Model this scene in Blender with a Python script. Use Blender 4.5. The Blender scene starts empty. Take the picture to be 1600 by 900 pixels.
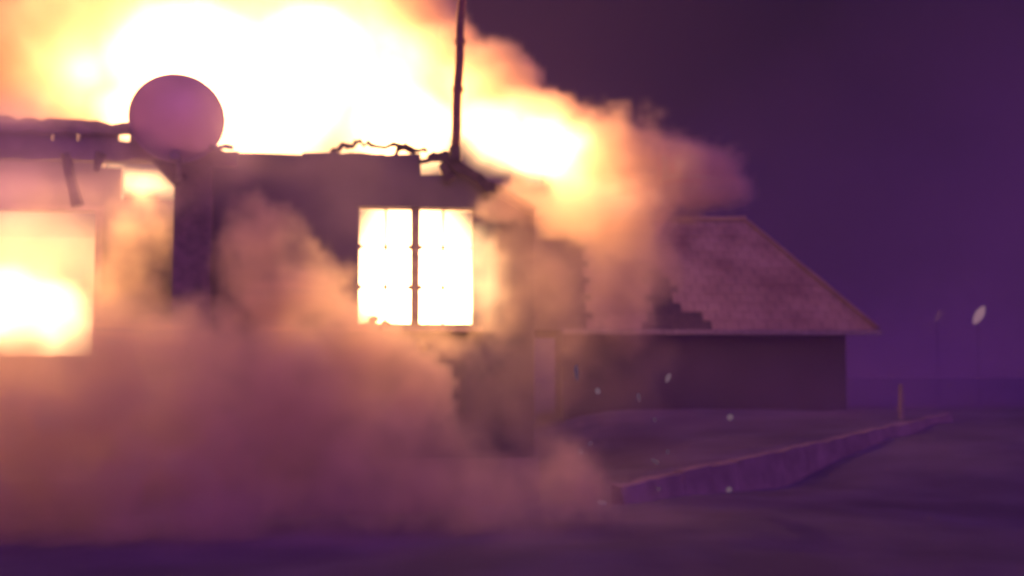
import bpy, bmesh, math, random
from mathutils import Vector, Matrix, noise
random.seed(4)
S = bpy.context.scene
COL = S.collection

# ------------------------------------------------------------------ camera
F = 1931.0                                   # focal length in photo pixels (1600 wide)
PITCH = math.atan((590 - 450) / F)
EYE = Vector((0, 0, 1.6))
cam = bpy.data.cameras.new('camera')
cam.sensor_width = 36; cam.lens = 36 * F / 1600
cam.clip_start = 0.05; cam.clip_end = 2000
cam.dof.use_dof = True; cam.dof.focus_distance = 2.0; cam.dof.aperture_fstop = 5.2
co = bpy.data.objects.new('camera', cam); COL.objects.link(co)
co.location = EYE; co.rotation_euler = (math.radians(90) + PITCH, 0, 0)
S.camera = co

# ------------------------------------------------------------------ night sky (world) and an added purple fill sun
w = bpy.data.worlds.new('World'); S.world = w; w.use_nodes = True
nt = w.node_tree; nt.nodes.clear()
out = nt.nodes.new('ShaderNodeOutputWorld'); bg = nt.nodes.new('ShaderNodeBackground')
tc = nt.nodes.new('ShaderNodeTexCoord'); nz = nt.nodes.new('ShaderNodeTexNoise'); cr = nt.nodes.new('ShaderNodeValToRGB')
nz.inputs['Scale'].default_value = 2.6; nz.inputs['Detail'].default_value = 5
cr.color_ramp.elements[0].position = .3; cr.color_ramp.elements[0].color = (.0125, .0055, .0185, 1)
cr.color_ramp.elements[1].position = .7; cr.color_ramp.elements[1].color = (.050, .0125, .070, 1)
nt.links.new(tc.outputs['Generated'], nz.inputs['Vector']); sx = nt.nodes.new('ShaderNodeSeparateXYZ'); nt.links.new(tc.outputs['Generated'], sx.inputs[0])
def wm(op, a, b, clamp=False):
    n = nt.nodes.new('ShaderNodeMath'); n.operation = op; n.use_clamp = clamp
    for i, x in enumerate((a, b)):
        if isinstance(x, float): n.inputs[i].default_value = x
        else: nt.links.new(x, n.inputs[i])
    return n.outputs[0]
# the night glow is a little stronger low over the horizon and towards the right
lowglow = wm('SUBTRACT', wm('MULTIPLY', sx.outputs['X'], .55), wm('MULTIPLY', wm('MAXIMUM', sx.outputs['Z'], 0.0), 1.3))
fac = wm('ADD', wm('MULTIPLY', nz.outputs['Fac'], .7), wm('ADD', lowglow, .22))
nt.links.new(fac, cr.inputs['Fac'])
nt.links.new(cr.outputs['Color'], bg.inputs['Color']); bg.inputs['Strength'].default_value = 1.0
nt.links.new(bg.outputs['Background'], out.inputs['Surface'])

sun = bpy.data.lights.new('fill_sun', 'SUN'); sun.energy = 1.7; sun.angle = math.radians(60); sun.color = (.60, .19, .95)  # added purple fill lifting the ground and walls, no real source
so = bpy.data.objects.new('fill_sun', sun); COL.objects.link(so); so.rotation_euler = (math.radians(48), 0, math.radians(25))

vs = S.view_settings; vs.view_transform = 'Standard'; vs.look = 'None'; vs.exposure = 0; vs.gamma = 1
cy = S.cycles
cy.use_denoising = True
cy.max_bounces = 8; cy.volume_bounces = 4; cy.diffuse_bounces = 3; cy.transparent_max_bounces = 8
cy.volume_step_rate = 2.4; cy.volume_max_steps = 256
cy.sample_clamp_indirect = 3.0

# ------------------------------------------------------------------ helpers
def ray(px, py):
    x = (px - 800) / F; y = (450 - py) / F
    c, s = math.cos(PITCH), math.sin(PITCH)
    return Vector((x, c - s * y, s + c * y))
def at(px, py, Y):
    d = ray(px, py); return EYE + d * (Y / d.y)

YAW = math.radians(8)
U = Vector((math.cos(YAW), math.sin(YAW), 0)); NIN = Vector((-math.sin(YAW), math.cos(YAW), 0))
HO = at(650, 590, 13); HO.z = 0.2
def hl(px, py, yl=0.0):                       # photo pixel -> house coordinates on the plane yl behind the front wall
    d = ray(px, py); t = ((HO - EYE).dot(NIN) + yl) / d.dot(NIN)
    p = EYE + d * t - HO
    return Vector((p.dot(U), yl, p.z))

def nodes(name):
    m = bpy.data.materials.new(name); m.use_nodes = True
    m.node_tree.nodes.clear()
    o = m.node_tree.nodes.new('ShaderNodeOutputMaterial')
    return m, m.node_tree, o
def surf(name, c1, c2, scale=4, rough=.85, bump=.4, metal=0, detail=6, trans=0):
    m, t, o = nodes(name)
    b = t.nodes.new('ShaderNodeBsdfPrincipled'); tcn = t.nodes.new('ShaderNodeTexCoord')
    n = t.nodes.new('ShaderNodeTexNoise'); n.inputs['Scale'].default_value = scale; n.inputs['Detail'].default_value = detail
    r = t.nodes.new('ShaderNodeValToRGB'); r.color_ramp.elements[0].position = .35; r.color_ramp.elements[1].position = .68
    r.color_ramp.elements[0].color = (*c1, 1); r.color_ramp.elements[1].color = (*c2, 1)
    t.links.new(tcn.outputs['Object'], n.inputs['Vector']); t.links.new(n.outputs['Fac'], r.inputs['Fac'])
    t.links.new(r.outputs['Color'], b.inputs['Base Color'])
    b.inputs['Roughness'].default_value = rough; b.inputs['Metallic'].default_value = metal
    if bump:
        bp = t.nodes.new('ShaderNodeBump'); bp.inputs['Strength'].default_value = bump; bp.inputs['Distance'].default_value = .03
        t.links.new(n.outputs['Fac'], bp.inputs['Height']); t.links.new(bp.outputs['Normal'], b.inputs['Normal'])
    if trans:
        tr = t.nodes.new('ShaderNodeBsdfTranslucent'); mx = t.nodes.new('ShaderNodeMixShader')
        tr.inputs['Color'].default_value = (*c2, 1)
        mx.inputs[0].default_value = trans
        t.links.new(b.outputs[0], mx.inputs[1]); t.links.new(tr.outputs[0], mx.inputs[2]); t.links.new(mx.outputs[0], o.inputs['Surface'])
    else:
        t.links.new(b.outputs[0], o.inputs['Surface'])
    return m
def glow(name, col, s):
    m, t, o = nodes(name); e = t.nodes.new('ShaderNodeEmission')
    e.inputs['Color'].default_value = (*col, 1); e.inputs['Strength'].default_value = s
    t.links.new(e.outputs[0], o.inputs['Surface']); return m

M = dict(
    plaster=surf('smoke_stained_plaster', (.045, .038, .052), (.085, .07, .085), 1.6),
    char=surf('charred_timber', (.015, .012, .012), (.06, .04, .035), 9, .9),
    timber=surf('scorched_timber', (.08, .06, .075), (.16, .11, .14), 7, .8),
    frame=surf('window_paint', (.10, .07, .06), (.22, .16, .14), 12, .6),
    dish=surf('dish_paint', (.26, .20, .30), (.42, .30, .50), 1.5, .45, .1, 0, 3, .5),
    metal=surf('dull_metal', (.12, .1, .1), (.25, .2, .2), 8, .5, .1, .6),
    rust=surf('rusty_steel', (.12, .045, .035), (.2, .09, .07), 10, .7, .2, .3),
    tile=surf('clay_roof_tile', (.15, .09, .065), (.27, .19, .14), 1.3, .8, .3),
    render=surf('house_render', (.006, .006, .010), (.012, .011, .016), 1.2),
    stone=surf('retaining_stone', (.15, .11, .11), (.23, .17, .17), 3.0, .9, .6),
    soil=surf('trampled_ground', (.055, .042, .07), (.10, .078, .128), .9, .95, .6),
    glassd=surf('dark_glass', (.02, .02, .03), (.03, .03, .05), 1, .1, 0),
    ember=glow('ember_glow', (1, .62, .85), .14),
    lamp=glow('lamp_glow', (1, .55, .66), .32),
)

def tag(o, label=None, cat=None, group=None, kind=None):
    if label: o['label'] = label
    if cat: o['category'] = cat
    if group: o['group'] = group
    if kind: o['kind'] = kind
    return o
def empty(name, loc, rz=0, **k):
    o = bpy.data.objects.new(name, None); COL.objects.link(o); o.location = loc; o.rotation_euler = (0, 0, rz)
    o.empty_display_size = .2
    return tag(o, **k)
def link(name, bm, mat, parent=None, smooth=False, **k):
    me = bpy.data.meshes.new(name)
    bmesh.ops.recalc_face_normals(bm, faces=bm.faces)
    bm.to_mesh(me); bm.free()
    if smooth:
        for p in me.polygons: p.use_smooth = True
    me.materials.append(mat)
    o = bpy.data.objects.new(name, me); COL.objects.link(o)
    if parent: o.parent = parent
    return tag(o, **k)
def box(bm, a, b):
    x0, x1 = sorted((a[0], b[0])); y0, y1 = sorted((a[1], b[1])); z0, z1 = sorted((a[2], b[2]))
    v = [bm.verts.new(p) for p in ((x0,y0,z0),(x1,y0,z0),(x1,y1,z0),(x0,y1,z0),(x0,y0,z1),(x1,y0,z1),(x1,y1,z1),(x0,y1,z1))]
    for f in ((0,1,2,3),(4,7,6,5),(0,4,5,1),(1,5,6,2),(2,6,7,3),(3,7,4,0)): bm.faces.new([v[i] for i in f])
def bar(bm, p, q, wd, ht, rough=0, seg=1):
    """timber from p to q, section wd x ht, optionally uneven"""
    p, q = Vector(p), Vector(q); d = (q - p); L = d.length; d.normalize()
    up = Vector((0, 0, 1)) if abs(d.z) < .9 else Vector((0, 1, 0))
    s = d.cross(up).normalized(); u = s.cross(d)
    rings = []
    for i in range(seg + 1):
        c = p + d * L * i / seg + (Vector((0, 0, random.uniform(-1, 1))) * rough * .5 if 0 < i < seg else Vector())
        k = 1 + random.uniform(-rough, rough) * 4
        rings.append([bm.verts.new(c + s * a * wd / 2 * k + u * b * ht / 2 * k) for a, b in ((-1,-1),(1,-1),(1,1),(-1,1))])
    for i in range(seg):
        for j in range(4):
            bm.faces.new([rings[i][j], rings[i][(j+1)%4], rings[i+1][(j+1)%4], rings[i+1][j]])
    bm.faces.new(rings[0][::-1]); bm.faces.new(rings[-1])
def tube(bm, pts, rad, n=12):
    rings = []
    for i, p in enumerate(pts):
        p = Vector(p); a = Vector(pts[max(i-1, 0)]); b = Vector(pts[min(i+1, len(pts)-1)])
        d = (b - a).normalized(); up = Vector((0, 0, 1)) if abs(d.z) < .9 else Vector((0, 1, 0))
        s = d.cross(up).normalized(); u = s.cross(d)
        r = rad[i] if isinstance(rad, (list, tuple)) else rad
        rings.append([bm.verts.new(p + s * math.cos(2*math.pi*k/n) * r + u * math.sin(2*math.pi*k/n) * r) for k in range(n)])
    for i in range(len(rings) - 1):
        for k in range(n):
            bm.faces.new([rings[i][k], rings[i][(k+1)%n], rings[i+1][(k+1)%n], rings[i+1][k]])
    bm.faces.new(rings[0][::-1]); bm.faces.new(rings[-1])

# ------------------------------------------------------------------ volumes: smoke and flames built from billows
def vol_mat(name, color, density, aniso=.2, absorb=None, emit=None, emit_s=0, step=1.0):
    m, t, o = nodes(name); v = t.nodes.new('ShaderNodeVolumePrincipled')
    v.inputs['Color'].default_value = (*color, 1); v.inputs['Anisotropy'].default_value = aniso
    v.inputs['Density'].default_value = density
    if absorb: v.inputs['Absorption Color'].default_value = (*absorb, 1)
    if emit:
        v.inputs['Emission Color'].default_value = (*emit, 1)
        a = t.nodes.new('ShaderNodeAttribute'); a.attribute_name = 'density'
        k = t.nodes.new('ShaderNodeMath'); k.operation = 'MULTIPLY'; k.inputs[1].default_value = emit_s
        t.links.new(a.outputs['Fac'], k.inputs[0]); t.links.new(k.outputs[0], v.inputs['Emission Strength'])
    t.links.new(v.outputs[0], o.inputs['Volume'])
    return m

def billows(name, puffs, mat, vox=.12, warp=.35, wscale=1.1, fine=.12, erode=.35, gain=2.5, seed=0.0, clip=None, escale=1.6, **k):
    """One fog volume: a union of soft ellipsoids (centre, radii, weight), its outline torn by noise."""
    pad = warp * .9 + fine
    lo = Vector([min(c[i] - r[i] for c, r, _ in puffs) - pad * .6 for i in range(3)])
    hi = Vector([max(c[i] + r[i] for c, r, _ in puffs) + pad * .6 for i in range(3)])
    if clip:
        for i in range(3):
            if clip[0][i] is not None: lo[i] = max(lo[i], clip[0][i])
            if clip[1][i] is not None: hi[i] = min(hi[i], clip[1][i])
    ng = bpy.data.node_groups.new(name, 'GeometryNodeTree')
    ng.interface.new_socket('Geometry', in_out='INPUT', socket_type='NodeSocketGeometry')
    ng.interface.new_socket('Geometry', in_out='OUTPUT', socket_type='NodeSocketGeometry')
    N, L = ng.nodes, ng.links
    def vm(op, a, b=None):
        n = N.new('ShaderNodeVectorMath'); n.operation = op
        for i, x in enumerate((a, b)):
            if x is None: continue
            if isinstance(x, bpy.types.NodeSocket): L.new(x, n.inputs[i])
            else: n.inputs[i].default_value = x
        return n.outputs['Value'] if op == 'LENGTH' else n.outputs['Vector']
    def mt(op, a, b=None, c=None, clamp=False):
        n = N.new('ShaderNodeMath'); n.operation = op; n.use_clamp = clamp
        for i, x in enumerate((a, b, c)):
            if x is None: continue
            if isinstance(x, bpy.types.NodeSocket): L.new(x, n.inputs[i])
            else: n.inputs[i].default_value = x
        return n.outputs[0]
    def tex(vec, sc, det, which):
        n = N.new('ShaderNodeTexNoise'); n.inputs['Scale'].default_value = sc; n.inputs['Detail'].default_value = det
        L.new(vec, n.inputs['Vector']); return n.outputs[which]
    pos = N.new('GeometryNodeInputPosition').outputs[0]
    sp = vm('ADD', pos, (seed, seed * 1.7, seed * .6))
    w1 = vm('MULTIPLY', vm('SUBTRACT', tex(sp, wscale, 1, 'Color'), (.5, .5, .5)), (warp * 3,) * 3)
    w2 = vm('MULTIPLY', vm('SUBTRACT', tex(sp, wscale * 3.3, 2, 'Color'), (.5, .5, .5)), (fine * 3,) * 3)
    q = vm('ADD', vm('ADD', pos, w1), w2)
    w3 = vm('MULTIPLY', vm('SUBTRACT', tex(sp, wscale * 9, 1, 'Color'), (.5, .5, .5)), (fine * 1.3,) * 3)
    q = vm('ADD', q, w3)
    acc = None
    for c, r, wt in puffs:
        d = vm('MULTIPLY', vm('SUBTRACT', q, tuple(c)), (1 / r[0], 1 / r[1], 1 / r[2]))
        v = mt('MULTIPLY', mt('MULTIPLY', mt('SUBTRACT', 1.0, vm('LENGTH', d)), gain, clamp=True), wt)
        acc = v if acc is None else mt('MAXIMUM', acc, v)
    e = tex(sp, escale, 3, 'Fac')
    em = mt('ADD', 1 - erode, mt('MULTIPLY', mt('MULTIPLY', mt('SUBTRACT', e, .36), 3.6, clamp=True), erode))
    dens = mt('MULTIPLY', acc, em)
    vc = N.new('GeometryNodeVolumeCube')
    L.new(dens, vc.inputs['Density'])
    vc.inputs['Min'].default_value = lo; vc.inputs['Max'].default_value = hi
    for i, ax in enumerate('XYZ'):
        vc.inputs['Resolution ' + ax].default_value = max(8, int((hi[i] - lo[i]) / vox))
    sm = N.new('GeometryNodeSetMaterial'); sm.inputs['Material'].default_value = mat
    go = N.new('NodeGroupOutput')
    L.new(vc.outputs[0], sm.inputs[0]); L.new(sm.outputs[0], go.inputs[0])
    me = bpy.data.meshes.new(name); me.materials.append(mat)
    o = bpy.data.objects.new(name, me); COL.objects.link(o)
    md = o.modifiers.new('billows', 'NODES'); md.node_group = ng
    return tag(o, **k)
def P(px, py, Y, rx, ry, rd, wt=1.0):         # a billow: where it hangs (pixel + distance), its half size in pixels, half depth in metres
    s = Y / F
    return (at(px, py, Y), (rx * s, rd, ry * s), wt)
def fire_light(loc, power, parent=None, r=.25, col=(1, .49, .20)):
    l = bpy.data.lights.new('fire_light', 'POINT'); l.energy = power; l.color = col; l.shadow_soft_size = r
    o = bpy.data.objects.new('fire_light', l); COL.objects.link(o); o.location = loc
    if parent: o.parent = parent
    return o

# ------------------------------------------------------------------ ground
B0 = at(925, 757, 13); B1 = at(1452, 645, 21)
BD = Vector((B1.x - B0.x, B1.y - B0.y)); BL = BD.length; BD /= BL
BN = Vector((BD.y, -BD.x))                    # towards the camera side
def sst(a, b, x):
    t = min(1, max(0, (x - a) / (b - a))); return t * t * (3 - 2 * t)
def drop(t):
    return .12 + .24 * sst(0, .35, t) * (1 - sst(.35, .75, t)) - .05 * sst(.75, 1, t)
def gz(x, y):
    p = Vector((x - B0.x, y - B0.y)); t = p.dot(BD) / BL; s = p.dot(BN); tc_ = min(1, max(0, t))
    top = B0.z + (B1.z - B0.z) * tc_ - .05
    z = top
    d = drop(tc_) * (1 - sst(1.0, 1.15, t)) * (1 - sst(0, -.3, t) * .2)
    if s > 0: z = top - d * min(1, s / .12) - (top - d) * sst(1.5, 9, s)
    left = sst(1.5, -2.5, p.x)
    z = z * (1 - left) + .2 * left * sst(2, 10, y)
    z += .05 * noise.noise(Vector((x * .8, y * .8, 0))) + .02 * noise.noise(Vector((x * 3, y * 3, 1)))
    return z
def build_ground():
    bm = bmesh.new()
    xs = [-400, -150, -60] + [-25 + i * .35 for i in range(160)] + [40, 80, 200, 600]
    ys = [-30, -8, 0] + [2 + i * .3 for i in range(110)] + [40, 60, 120, 400, 1200]
    g = [[bm.verts.new((x, y, gz(x, y))) for x in xs] for y in ys]
    for j in range(len(ys) - 1):
        for i in range(len(xs) - 1):
            bm.faces.new((g[j][i], g[j][i+1], g[j+1][i+1], g[j+1][i]))
    link('ground', bm, M['soil'], smooth=True, kind='structure', label='dark trampled ground in front of the burning house')
build_ground()

# low retaining wall climbing to the right
wall = empty('retaining_wall', (B0.x, B0.y, gz(B0.x, B0.y)), label='low stone retaining wall climbing to the right below the tiled roof', cat='wall')
nst = 16
for i in range(nst):
    t0, t1 = i / nst, (i + .985) / nst
    bm = bmesh.new()
    top = []
    for t in (t0, t1):
        c = B0 + (B1 - B0) * t
        h = drop(t) + .12
        for s, z in ((.42, c.z - h), (.36, c.z), (.24, c.z + .005), (.24, c.z - h)):
            top.append(bm.verts.new((c.x + BN.x * s - B0.x, c.y + BN.y * s - B0.y, z + random.uniform(-.012, .012) - wall.location.z)))
    for a, b in ((0, 1), (1, 2), (2, 3), (3, 0)): bm.faces.new([top[a], top[b], top[b+4], top[a+4]])
    bm.faces.new(top[:4][::-1]); bm.faces.new(top[4:])
    bmesh.ops.subdivide_edges(bm, edges=bm.edges[:], cuts=1)
    for v in bm.verts: v.co += noise.noise_vector(v.co * 4) * .02
    link('stone_block', bm, M['stone'], wall)
bm = bmesh.new(); c = at(1412, 640, 20.4); gzc = gz(c.x, c.y)
tube(bm, [(0, 0, -.1), (.01, 0, at(1412, 600, 20.4).z - gzc)], [.05, .04], 8)
o = link('fence_post', bm, M['stone'], label='short pale post standing at the far end of the retaining wall', cat='post'); o.location = (c.x, c.y + .15, gzc)

# ------------------------------------------------------------------ burning house
H = empty('burning_house', HO, YAW, label='burning single-storey house with fire filling its window and roof', cat='house')
TH = .28
xL, xR = hl(273, 400).x, hl(835, 400).x
wa, wb = hl(559, 322), hl(741, 512)
WX0, WX1, WZ0, WZ1 = wa.x, wb.x, hl(650, 510).z, hl(650, 324).z
def ztop(px): return hl(px, 270).z if 656.5 < px < 690.5 else hl(px, 238 if px < 690 else 240 + (px - 700) * .62).z
# front wall in panels round the window opening (one mesh)
bm = bmesh.new()
prof_px = [273, 330, 400, 470, 530, 600, 656, 657, 690, 691, 700, 740, 770, 800, 835]
def wall_strip(bm, x0, x1, z0, za, zb):
    v = [bm.verts.new(p) for p in ((x0,0,z0),(x1,0,z0),(x1,TH,z0),(x0,TH,z0),(x0,0,za),(x1,0,zb),(x1,TH,zb),(x0,TH,za))]
    for f in ((0,1,2,3),(4,7,6,5),(0,4,5,1),(1,5,6,2),(2,6,7,3),(3,7,4,0)): bm.faces.new([v[i] for i in f])
for a, b in zip(prof_px[:-1], prof_px[1:]):
    wall_strip(bm, hl(a, 400).x, hl(b, 400).x, WZ1, ztop(a) - random.uniform(0, .03), ztop(b) - random.uniform(0, .03))
box(bm, (xL, 0, -.4), (WX0, TH, WZ1)); box(bm, (WX1, 0, -.4), (xR, TH, WZ1)); box(bm, (WX0, 0, -.4), (WX1, TH, WZ0))
link('front_wall', bm, M['plaster'], H)
bm = bmesh.new(); box(bm, (xR - TH, TH + .002, -.4), (xR, 5.5, ztop(835))); link('side_wall', bm, M['plaster'], H)
bm = bmesh.new(); box(bm, (-7, 5.5, -.4), (xR, 5.5 + TH, ztop(835) + .2)); link('back_wall', bm, M['plaster'], H)
bm = bmesh.new(); box(bm, (xL, TH + .002, -.4), (xL + TH, 5.498, hl(273, 300, 0).z)); link('partition_wall', bm, M['plaster'], H)
# plinth
bm = bmesh.new(); box(bm, (xL, -.06, -.45), (xR + .05, -.002, .55)); link('plinth', bm, M['stone'], H)
# recessed wall to the left with its wide opening
YR = 1.3
ox0, ox1 = hl(-60, 400, YR).x, hl(156, 400, YR).x
oz0, oz1 = hl(60, 556, YR).z, hl(60, 328, YR).z
tz = hl(60, 250, YR).z + .2
bm = bmesh.new()
box(bm, (-7, YR, oz1), (ox1, YR + .2, tz)); box(bm, (-7, YR, -.4), (ox1, YR + .2, oz0)); box(bm, (-7, YR, oz0), (ox0, YR + .2, oz1))
ex0 = hl(182, 300, YR).x
box(bm, (ox1, YR, -.4), (ex0 + .05, YR + .2, hl(160, 262, YR).z))
box(bm, (ex0 + .05, YR, -.4), (xL - .002, YR + .2, hl(200, 312, YR).z))
link('porch_wall', bm, M['plaster'], H)
fr = bmesh.new()
box(fr, (ox1 - .05, YR - .03, oz0), (ox1 + .04, YR - .002, oz1 + .05)); box(fr, (ox0, YR - .03, oz1 + .002), (ox1 - .052, YR - .002, oz1 + .06))
link('doorway_frame', fr, M['timber'], H)
bm = bmesh.new(); box(bm, (-7, .1, -.4), (xL - .002, YR - .002, .35)); link('porch_floor', bm, M['stone'], H)
# eaves beam: boards with burnt-through gaps
YB = -.35
def hb(px, py): return hl(px, py, YB)
def board(pa, pb, ta, tb, ba, bb, th=.05, y=YB, name='eaves_board', mat='timber', seg=10, jag=.014):
    bm = bmesh.new(); prev = None
    for i in range(seg + 1):
        f = i / seg; px = pa + (pb - pa) * f
        zt = hb(px, ta + (tb - ta) * f).z + random.uniform(-jag, jag); zb = hb(px, ba + (bb - ba) * f).z + random.uniform(-jag, jag) * .6
        x = hb(px, 200).x
        ring = [bm.verts.new(p) for p in ((x, y, zb), (x, y, zt), (x, y + th, zt), (x, y + th, zb))]
        if prev:
            for k in range(4): bm.faces.new([prev[k], prev[(k+1)%4], ring[(k+1)%4], ring[k]])
        else: bm.faces.new(ring[::-1])
        prev = ring
    bm.faces.new(prev)
    return link(name, bm, M[mat], H)
board(-60, 262, 180, 196, 203, 211, seg=26, jag=.022)
board(-60, 285, 217, 222, 247, 252, y=YB - .003, th=.06, seg=20)
board(205, 374, 208, 240, 250, 262, y=YB - .07, th=.06, seg=9, jag=.02, name='pier_cap')
for a, b in ((-60, 79), (84, 119), (125, 184), (206, 262)):
    board(a, b, 201, 205, 219, 223, y=YB + .056, name='batten', seg=3, jag=.004)
bm = bmesh.new(); box(bm, (hb(-60, 200).x, YB + .1, hb(60, 232).z), (hb(283, 200).x, YB + .25, hb(60, 246).z)); link('porch_beam', bm, M['char'], H)
# porch struts
def strut(pts, wpx):
    bm = bmesh.new(); tube(bm, [hl(x, y, YB + .02) for x, y in pts], [v * 13 / F / 2 for v in wpx], 7)
    return link('strut', bm, M['char'], H)
strut([(103, 240), (108, 268), (116, 298), (122, 322)], (16, 15, 17, 20))
strut([(160, 240), (154, 252), (150, 268)], (20, 14, 6))
strut([(244, 244), (262, 262), (282, 284)], (22, 24, 24))
# corner post in front of the wall end
bm = bmesh.new(); box(bm, (hl(275, 300).x, -.14, -.3), (hl(334, 300).x, -.002, hl(300, 236).z)); link('corner_pier', bm, M['timber'], H)
# charred roof remains above the wall
def rafter(pts, wd, name='rafter', yl=.1):
    for i in range(len(pts) - 1):
        bm = bmesh.new(); bar(bm, hl(*pts[i], yl), hl(*pts[i+1], yl), .07, wd, .06, 5); link(name, bm, M['char'], H)
rafter([(517, 241), (531, 231), (556, 223)], .05)
rafter([(552, 222), (580, 227), (636, 230)], .035, yl=.06)
rafter([(528, 246), (625, 249)], .06)
rafter([(612, 246), (628, 231), (650, 238)], .06)
rafter([(636, 230), (668, 236)], .03)
rafter([(640, 249), (655, 254)], .07)
rafter([(655, 253), (705, 249)], .045, yl=-.02)
rafter([(668, 247), (712, 238)], .05)
rafter([(700, 246), (760, 292), (835, 330)], .10, yl=-.05)
rafter([(690, 256), (705, 282)], .09, yl=-.03)
for px in (300, 395, 470): rafter([(px, 247), (px + 10, 215)], .05, yl=4.0)
# gutter under the right slope
# ---- window
W = empty('window', (0, 0, 0)); W.parent = H
FY0, FY1 = .05, .12
fr_w = .035
def wbox(name, x0, x1, z0, z1, y0=FY0, y1=FY1, par=None):
    bm = bmesh.new(); box(bm, (x0, y0, z0), (x1, y1, z1))
    bmesh.ops.bevel(bm, geom=bm.edges[:], offset=.003, segments=1, affect='EDGES')
    return link(name, bm, M['frame'], par or W)
bm = bmesh.new()
box(bm, (WX0, FY0, WZ0), (WX0 + .02, FY1, WZ1)); box(bm, (WX1 - .02, FY0, WZ0), (WX1, FY1, WZ1))
box(bm, (WX0 + .02, FY0, WZ1 - .02), (WX1 - .02, FY1, WZ1)); box(bm, (WX0 + .02, FY0, WZ0), (WX1 - .02, FY1, WZ0 + .03))
link('frame', bm, M['frame'], W)
mx0, mx1 = hl(643, 400).x, hl(656, 400).x
wbox('mullion', mx0, mx1, WZ0 + .031, WZ1 - .021, FY0 - .02)
for px in (603, 693):
    x = hl(px, 400).x; wbox('glazing_bar', x - .011, x + .011, WZ0 + .031, WZ1 - .021, FY0 + .01, FY1 - .03)
for py in (385, 448):
    z = hl(620, py).z
    wbox('glazing_bar', WX0 + .021, mx0 - .001, z - .007, z + .007, FY0 + .025, FY1 - .035)
    wbox('glazing_bar', mx1 + .001, WX1 - .021, z - .007, z + .007, FY0 + .025, FY1 - .035)
    for px in (562, 603, 641, 658, 693):      # hinge and joint blocks
        x = hl(px, 400).x; wbox('joint_block', x - .02, x + .02, z - .025, z + .025, FY0 + .005, FY1 - .025)
wbox('sill', WX0 - .08, WX1 + .08, WZ0 - .06, WZ0 - .003, -.12, FY0)
# burnt stuff fallen over the sill
for px, py, r in ((583, 500, .05), (602, 508, .05), (592, 524, .09), (660, 540, .07), (572, 508, .04)):
    bm = bmesh.new(); bmesh.ops.create_icosphere(bm, subdivisions=2, radius=r)
    for v in bm.verts: v.co *= 1 + .5 * noise.noise(v.co * 22 + Vector((px, 0, 0)))
    o = link('charred_lump', bm, M['char'], H); o.location = hl(px, py, -.07)

# ------------------------------------------------------------------ satellite dish (seen from its back) on its mast
dc = hl(277, 184, -.55); R = 70 * 12.6 / F
D = empty('satellite_dish', HO + U * dc.x + NIN * dc.y + Vector((0, 0, dc.z)), YAW, label='round satellite dish on the corner pier, silhouetted against the roof fire', cat='satellite dish')
bm = bmesh.new(); rings = []
nr, na = 12, 48
for i in range(1, nr + 1):
    r = R * i / nr; dep = .26 * (1 - (i / nr) ** 2)
    rings.append([bm.verts.new((math.cos(a * 2 * math.pi / na) * r, -dep, math.sin(a * 2 * math.pi / na) * r * 1.0)) for a in range(na)])
cv = bm.verts.new((0, -.26, 0))
for k in range(na):
    bm.faces.new((cv, rings[0][k], rings[0][(k+1)%na]))
    for i in range(nr - 1): bm.faces.new((rings[i][k], rings[i+1][k], rings[i+1][(k+1)%na], rings[i][(k+1)%na]))
refl = link('reflector', bm, M['dish'], D, True); refl.rotation_euler = (math.radians(-8), 0, math.radians(10))
sol = refl.modifiers.new('thickness', 'SOLIDIFY'); sol.thickness = .006; sol.offset = 0
bm = bmesh.new(); tube(bm, [(math.cos(a * math.pi / 24) * R, 0, math.sin(a * math.pi / 24) * R) for a in range(48)] + [(R, 0, 0)], .011, 6)
o = link('rim', bm, M['dish'], D, True); o.rotation_euler = refl.rotation_euler
bm = bmesh.new(); box(bm, (-.05, -.14, -R * .98), (.05, -.05, -R * .72)); bmesh.ops.bevel(bm, geom=bm.edges[:], offset=.015, segments=2, affect='EDGES'); link('mount_bracket', bm, M['metal'], D)
bm = bmesh.new(); tube(bm, [(.02, -.12, -R * .7), (.03, -.05, -R * 1.15), (.03, .0, -R * 1.4)], .03, 10); link('mast', bm, M['metal'], D)
bm = bmesh.new(); tube(bm, [(0, .02, -R * .97), (.05, .35, -R * .6), (.03, .62, -.1)], .014, 8); link('feed_arm', bm, M['metal'], D)
bm = bmesh.new(); tube(bm, [(.03, .60, -.1), (.03, .66, -.09), (.03, .74, -.08)], [.03, .045, .03], 10); link('feed_horn', bm, M['metal'], D)
bm = bmesh.new(); bar(bm, (R * .70, -.02, -R * .62), (R * 1.20, .02, -R * .62), .05, .04, .03, 3); link('side_bracket', bm, M['metal'], D)

# ------------------------------------------------------------------ tall mast on the roof
ma = at(711, 238, 13.0); mb_ = at(725, -90, 13.0)
Mp = empty('roof_mast', ma, label='tall thin rusty pole leaning slightly right above the window', cat='pole')
bm = bmesh.new(); pts = []
for i in range(15):
    p = (mb_ - ma) * i / 14 + Vector((.006 * math.sin(i * 1.3), 0, 0)); pts.append(tuple(p))
tube(bm, pts, [.052 - .0006 * i for i in range(15)], 12); link('pole', bm, M['rust'], Mp, True)
bm = bmesh.new(); tube(bm, [(0, 0, -.1), (0, 0, .06)], [.075, .062], 12); link('base_clamp', bm, M['char'], Mp)
for h in (.65, 1.15): 
    bm = bmesh.new(); p = (mb_ - ma) * (h / 2.2); tube(bm, [(p.x, 0, p.z - .03), (p.x, 0, p.z + .03)], .062, 12); link('joint_collar', bm, M['rust'], Mp)

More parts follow.
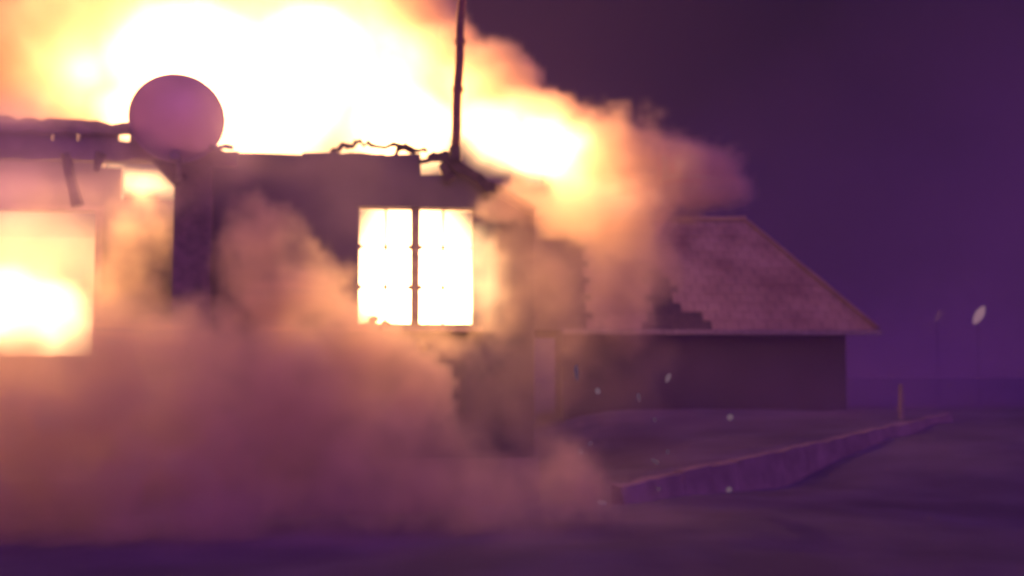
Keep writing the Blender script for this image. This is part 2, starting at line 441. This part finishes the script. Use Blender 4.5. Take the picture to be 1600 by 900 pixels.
# ------------------------------------------------------------------ neighbouring house with a hipped tile roof
NY = 24.0
def nx(px, py, Y=NY): return at(px, py, Y)
e0 = nx(880, 515); e1 = nx(1372, 513); rz_ = nx(1165, 345, NY + 2.6)
NO = Vector((e0.x, NY, gz(e0.x, NY)))
NH = empty('neighbour_house', NO, label='dark house with a hipped tile roof standing right of the fire', cat='house')
def loc(v): return v - NO
ex0_, ex1_ = loc(e0), loc(e1); eave_z = ex0_.z; ridge = loc(rz_)
DEP = 5.2
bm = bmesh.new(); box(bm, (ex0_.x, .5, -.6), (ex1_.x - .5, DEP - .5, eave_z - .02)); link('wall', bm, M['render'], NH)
# roof body
bm = bmesh.new()
a = bm.verts.new((ex0_.x - 1, 0, eave_z)); b = bm.verts.new((ex1_.x, 0, eave_z)); c = bm.verts.new((ex1_.x, DEP, eave_z)); d = bm.verts.new((ex0_.x - 1, DEP, eave_z))
r0 = bm.verts.new((ex0_.x - 1, 2.6, ridge.z)); r1 = bm.verts.new((ridge.x, 2.6, ridge.z))
for f in ((a, b, r1, r0), (b, c, r1), (c, d, r0, r1), (d, a, r0), (a, d, c, b)): bm.faces.new(f)
RF = link('roof', bm, M['char'], NH)
# tile courses on the front slope, each course one strip of overlapping tiles
ncourse = 13; slope = Vector((0, 2.6, ridge.z - eave_z)); up = slope.normalized(); nrm = Vector((0, -up.z, up.y))
tiles = 0
for i in range(ncourse):
    f0, f1 = i / ncourse, (i + 1.12) / ncourse; f1 = min(f1, 1)
    xr0 = ex1_.x + (ridge.x - ex1_.x) * f0; xr1 = ex1_.x + (ridge.x - ex1_.x) * f1
    z0 = Vector((0, 0, eave_z)) + slope * f0; z1 = Vector((0, 0, eave_z)) + slope * f1
    x = loc(nx(925, 400)).x - .1 + (i % 2) * .13
    while x < xr0 - .08:
        wd = .27; xe0 = min(x + wd - .015, xr0); xe1 = min(x + wd - .015, xr1)
        if random.random() > .004:
            l0 = .018 + random.uniform(-.005, .005); l1 = .010
            bm = bmesh.new()
            xs1 = min(x, xe1 - .01)
            q = [Vector((x, 0, 0)) + z0 - up * .03, Vector((xe0, 0, 0)) + z0 - up * .03, Vector((xe1, 0, 0)) + z1, Vector((xs1, 0, 0)) + z1]
            vt = [bm.verts.new(p + nrm * (l0 if k < 2 else l1)) for k, p in enumerate(q)]
            vb = [bm.verts.new(p + nrm * .002) for p in q]
            bm.faces.new(vt); bm.faces.new(vb[::-1])
            cpt = (q[0] + q[2]) / 2 + NO; dd = cpt - EYE; ppx = 800 + F * dd.x / (dd.y * math.cos(PITCH) + dd.z * math.sin(PITCH)); fz = i / ncourse
            hole = ppx < 1125 - 95 * fz * 1.9 - 5 and fz < .55 and ppx > 1010 + 10 * fz and ppx < 1062 + (0.1 - fz) * 60 + 40 * (fz < .12)
            for k in range(4): bm.faces.new([vb[k], vb[(k+1)%4], vt[(k+1)%4], vt[k]])
            if tiles < 290 and not hole: link('roof_tile', bm, M['tile'], RF); tiles += 1
            else: bm.free()
        x += wd
bm = bmesh.new(); bar(bm, (ex1_.x, -.02, eave_z + .03), (ridge.x, 2.6, ridge.z + .03), .12, .05, .02, 9); link('hip_ridge', bm, M['tile'], NH)
bm = bmesh.new(); bar(bm, (ex0_.x, 2.6, ridge.z + .05), (ridge.x, 2.6, ridge.z + .05), .16, .09, .02, 9); link('ridge_cap', bm, M['tile'], NH)
bm = bmesh.new(); bar(bm, (ex0_.x, -.07, eave_z - .04), (ex1_.x + .05, -.07, eave_z - .06), .1, .09, 0, 1); link('gutter', bm, M['metal'], NH)
# ------------------------------------------------------------------ far lamps
for i, (px, py, Y, s, mt_, lab) in enumerate((
    (1530, 492, 30, 1.0, 'lamp', 'small pinkish lamp tilted on its pole at the far right'),
    (1466, 494, 33, .5, None, 'faint lamp on its pole left of the brighter tilted lamp'))):
    p = at(px, py, Y); z0 = gz(p.x, p.y)
    L_ = empty('yard_lamp', (p.x, p.y, z0), label=lab, cat='lamp', group='yard lamps at the far right')
    h = p.z - z0
    bm = bmesh.new(); tube(bm, [(0, .12, -.1), (0, .12, h)], .008, 8); link('pole', bm, M['render'], L_)
    bm = bmesh.new(); k = .5 * s + .25
    tube(bm, [(.17 * k * (2 * q / 6 - 1), 0, h + .28 * k * (2 * q / 6 - 1)) for q in range(7)], [.05 * k, .10 * k, .13 * k, .14 * k, .13 * k, .09 * k, .03 * k], 10)
    link('lamp_head', bm, M['lamp'] if mt_ else glow('dim_lamp_glow', (.8, .32, .7), .09), L_)

# ------------------------------------------------------------------ sparks and ash drifting down at the right
sp = [(934, 611, 10, 12, 12, 1.3), (1044, 590, 9, 18, -25, 1.0), (901, 582, 9, 30, 5, .7), (998, 621, 8, 17, 6, .7), (1141, 652, 11, 12, -20, 1.2),
      (1023, 656, 7, 8, 0, .7), (907, 706, 10, 12, 0, 1), (922, 693, 10, 8, 30, .8), (940, 785, 20, 9, -8, 1.2), (1139, 765, 12, 10, 30, 1.2),
      (1024, 721, 20, 7, -30, .8), (1043, 706, 7, 9, 0, .6), (1029, 764, 9, 6, 0, .8)]
where = ['round spark high in front of the dark wall right of the window', 'slanting streak of glowing ash under the eaves of the tiled roof', 'long faint upright streak of ash nearest the window smoke',
         'short faint upright fleck between the round spark and the slanting streak', 'lone pale spark farthest right above the retaining wall',
         'tiny faint spark below the slanting streak of ash', 'pale spark at the tip of the low smoke cloud', 'smaller spark just above the low smoke cloud',
         'flat wide pale ember on the ground left of the retaining wall', 'pale ember at the foot of the retaining wall, right of its middle',
         'pale bluish streak lying on top of the retaining wall near its left end', 'very small faint spark just above the top of the retaining wall', 'small ember low on the face of the retaining wall']
for (px, py, wpx, hpx, ang, k), lab in zip(sp, where):
    Y = 11.6; p = at(px, py, Y)
    bm = bmesh.new(); bmesh.ops.create_icosphere(bm, subdivisions=2, radius=1)
    for v in bm.verts:
        v.co *= 1 + .35 * noise.noise(v.co * 1.6 + Vector((px, 0, 0)))
        v.co = Vector((v.co.x * wpx / 2 * Y / F, v.co.y * .02, v.co.z * hpx / 2 * Y / F)) * .8
    bmesh.ops.rotate(bm, verts=bm.verts, cent=(0, 0, 0), matrix=Matrix.Rotation(math.radians(-ang), 3, 'Y'))
    m = M['ember'] if k >= 1 else M.setdefault('ember2', glow('faint_ember_glow', (1, .55, .9), .08))
    o = link('spark', bm, m, smooth=True, label=lab, cat='spark', group='sparks and ash falling right of the house'); o.location = p

# ------------------------------------------------------------------ flames
FC = (1.0, .58, .25)
flame_m = vol_mat('flame', (.9, .6, .4), .12, 0, None, FC, 9.0)
roof_fire = billows('roof_fire', [P(400, 150, 15.2, 190, 135, 1.0), P(300, 90, 15.4, 150, 90, .9), P(480, 90, 15.4, 120, 100, .9), P(620, 200, 15, 110, 70, .8),
    P(250, 190, 15.0, 120, 60, .8), P(825, 232, 14.2, 118, 36, .6), P(760, 215, 14.4, 70, 55, .5), P(225, 285, 14.9, 60, 30, .4)],
    flame_m, vox=.11, warp=.22, fine=.08, erode=.2, gain=2.0, seed=3, label='bright roof fire blazing white behind the eaves and the dish', kind='stuff')
ROOM = [(hl(650, 420, 1.6), (1.6, .9, 1.3), 1.0)]
room_fire = billows('room_fire', [(HO + U * .06 + NIN * 1.7 + Vector((0, 0, 2.3)), (1.0, 1.2, 1.5), 1.0), P(742, 425, 12.6, 46, 92, .14, .6)], flame_m, vox=.12, warp=.12, fine=.05, erode=.1, gain=3, seed=9,
    label='fire filling the room behind the two-part window', kind='stuff')
lp = hl(45, 500, 2.5); lw = HO + U * lp.x + NIN * lp.y + Vector((0, 0, lp.z))
porch_fire = billows('doorway_fire', [(lw, (.95, .8, .62), 1.0), (lw + Vector((-.9, .2, .1)), (.9, .8, .7), 1.0), (lw + Vector((-.3, .3, .75)), (1.6, .8, .9), .15)], flame_m, vox=.1, warp=.2, fine=.08, erode=.2, gain=2.2, seed=5,
    label='fire glowing in the wide doorway at the far left', kind='stuff')
LK = 1.0
for px, py, Y, e in ((400, 150, 15.2, 900), (560, 150, 15.2, 600), (250, 120, 15.3, 500), (845, 228, 14.1, 400), (130, 110, 15.8, 150)):
    fire_light(at(px, py, Y), e * LK, roof_fire)
fire_light(HO + NIN * 1.3 + Vector((.2, 0, 2.3)), 900 * LK, room_fire)
fire_light(at(715, 440, 12.35), 48 * LK, room_fire, .12)
fire_light(at(60, 450, 12.8), 135 * LK, porch_fire)
fire_light(at(228, 285, 13.4), 60 * LK, porch_fire, .1)

# ------------------------------------------------------------------ smoke
roof_smoke_m = vol_mat('roof_smoke', (.92, .77, .60), 4.5, .1)
front_smoke_m = vol_mat('front_smoke', (.93, .77, .60), 4.4, .1)
billows('roof_smoke', [P(120, 40, 16.5, 330, 190, 1.6, .35), P(420, 0, 16.8, 300, 170, 1.6, .5), P(600, 40, 16.2, 110, 130, 1.3, .8), P(680, 120, 15.6, 85, 100, 1.0, .8),
    P(760, 140, 15.2, 85, 75, .9), P(850, 195, 14.9, 95, 55, .9), P(935, 250, 14.7, 95, 65, .9), P(1035, 272, 14.7, 115, 78, .9, .9), P(1080, 298, 14.7, 82, 50, .8, .9),
    P(850, 322, 12.9, 140, 42, .4, .8), P(960, 330, 14.0, 110, 80, .5, .7), P(975, 430, 13.6, 80, 150, .45, .4), P(1020, 400, 14.0, 60, 90, .45, .3), P(860, 420, 12.9, 105, 130, .4, .12), P(850, 560, 12.7, 100, 150, .35, .08), P(960, 590, 13.4, 120, 120, .45, .08)],
    roof_smoke_m, vox=.07, warp=.26, fine=.13, erode=.6, gain=5, escale=2.4, seed=11, kind='stuff', label='thick orange-lit smoke rolling off the roof to the right')
billows('front_smoke', [P(150, 700, 11.0, 380, 240, 1.0, .7), P(-60, 640, 11.2, 240, 160, 1.0, .5), P(205, 480, 13.4, 70, 230, .4, .35), P(40, 670, 12.2, 240, 110, .5, .6), P(100, 420, 12.5, 140, 150, .3, .12),
    P(300, 560, 11.8, 130, 100, .5, .8), P(380, 400, 12.3, 62, 100, .35, .7), P(430, 440, 12.0, 85, 105, .45, .8), P(470, 500, 11.9, 110, 110, .5, .9),
    P(540, 570, 11.8, 100, 105, .6, .9), P(600, 610, 11.7, 90, 85, .6, .9), P(674, 598, 11.7, 42, 56, .35, 1.0), P(420, 660, 11.4, 240, 160, .9, .7), P(580, 730, 11.3, 200, 110, .8, .4),
    P(740, 770, 11.2, 200, 75, .8, .25), P(880, 760, 11.2, 85, 65, .6, .6), P(660, 548, 12.2, 120, 30, .25, .6), P(800, 450, 12.4, 80, 110, .3, .22), P(870, 480, 12.5, 80, 110, .4, .12), P(780, 650, 12, 140, 120, .5, .08), P(400, 850, 10.6, 620, 130, .8, .05), P(900, 830, 11, 260, 90, .8, .05)],
    front_smoke_m, vox=.065, warp=.24, fine=.19, erode=.85, gain=3.6, escale=2.2, seed=21, kind='stuff', label='brown smoke cloud spilling across the ground in front of the house')

veil_m = vol_mat('lilac_veil', (.80, .60, 1.0), 2.6, .3)  # lilac veil added to imitate lens glare over dark eaves and dish
billows('glare_veil', [P(40, 260, 11.9, 240, 130, .7, .25), P(260, 230, 11.9, 190, 130, .7, .16), P(500, 300, 12, 190, 110, .6, .04)],
    veil_m, vox=.14, warp=.3, fine=.08, erode=.3, gain=1.6, seed=31, kind='stuff', label='thin lilac veil added as lens glare in front of the eaves and the dish')

soften_m = vol_mat('softening_smoke', (.66, .40, .8), 1.0, .1)  # added purple veil softening the neighbouring house and the smoke's lower edge
billows('softening_smoke', [P(1150, 590, 19, 330, 130, 2.0, .06), P(1430, 600, 27, 420, 190, 3.0, .14), P(1370, 640, 20.5, 260, 150, 1.6, .1), P(1000, 640, 16, 260, 110, 1.0, .06), P(420, 835, 9.6, 800, 75, .8, .3)],
    soften_m, vox=.22, warp=.5, fine=.1, erode=.5, gain=1.4, seed=41, kind='stuff', label='thin purple smoke added low past the neighbouring house to soften its edges')

# ------------------------------------------------------------------ haze
m, t, o = nodes('glare_haze'); v = t.nodes.new('ShaderNodeVolumePrincipled')
v.inputs['Color'].default_value = (.50, .34, 1, 1); v.inputs['Density'].default_value = .0045; v.inputs['Anisotropy'].default_value = .2  # violet tint puts camera glare into the haze colour
t.links.new(v.outputs[0], o.inputs['Volume'])
bm = bmesh.new(); box(bm, (-30, -6, -1.5), (34, 42, 9)); link('haze', bm, m, kind='stuff', label='thin haze over the whole yard, tinted violet to add camera glare')
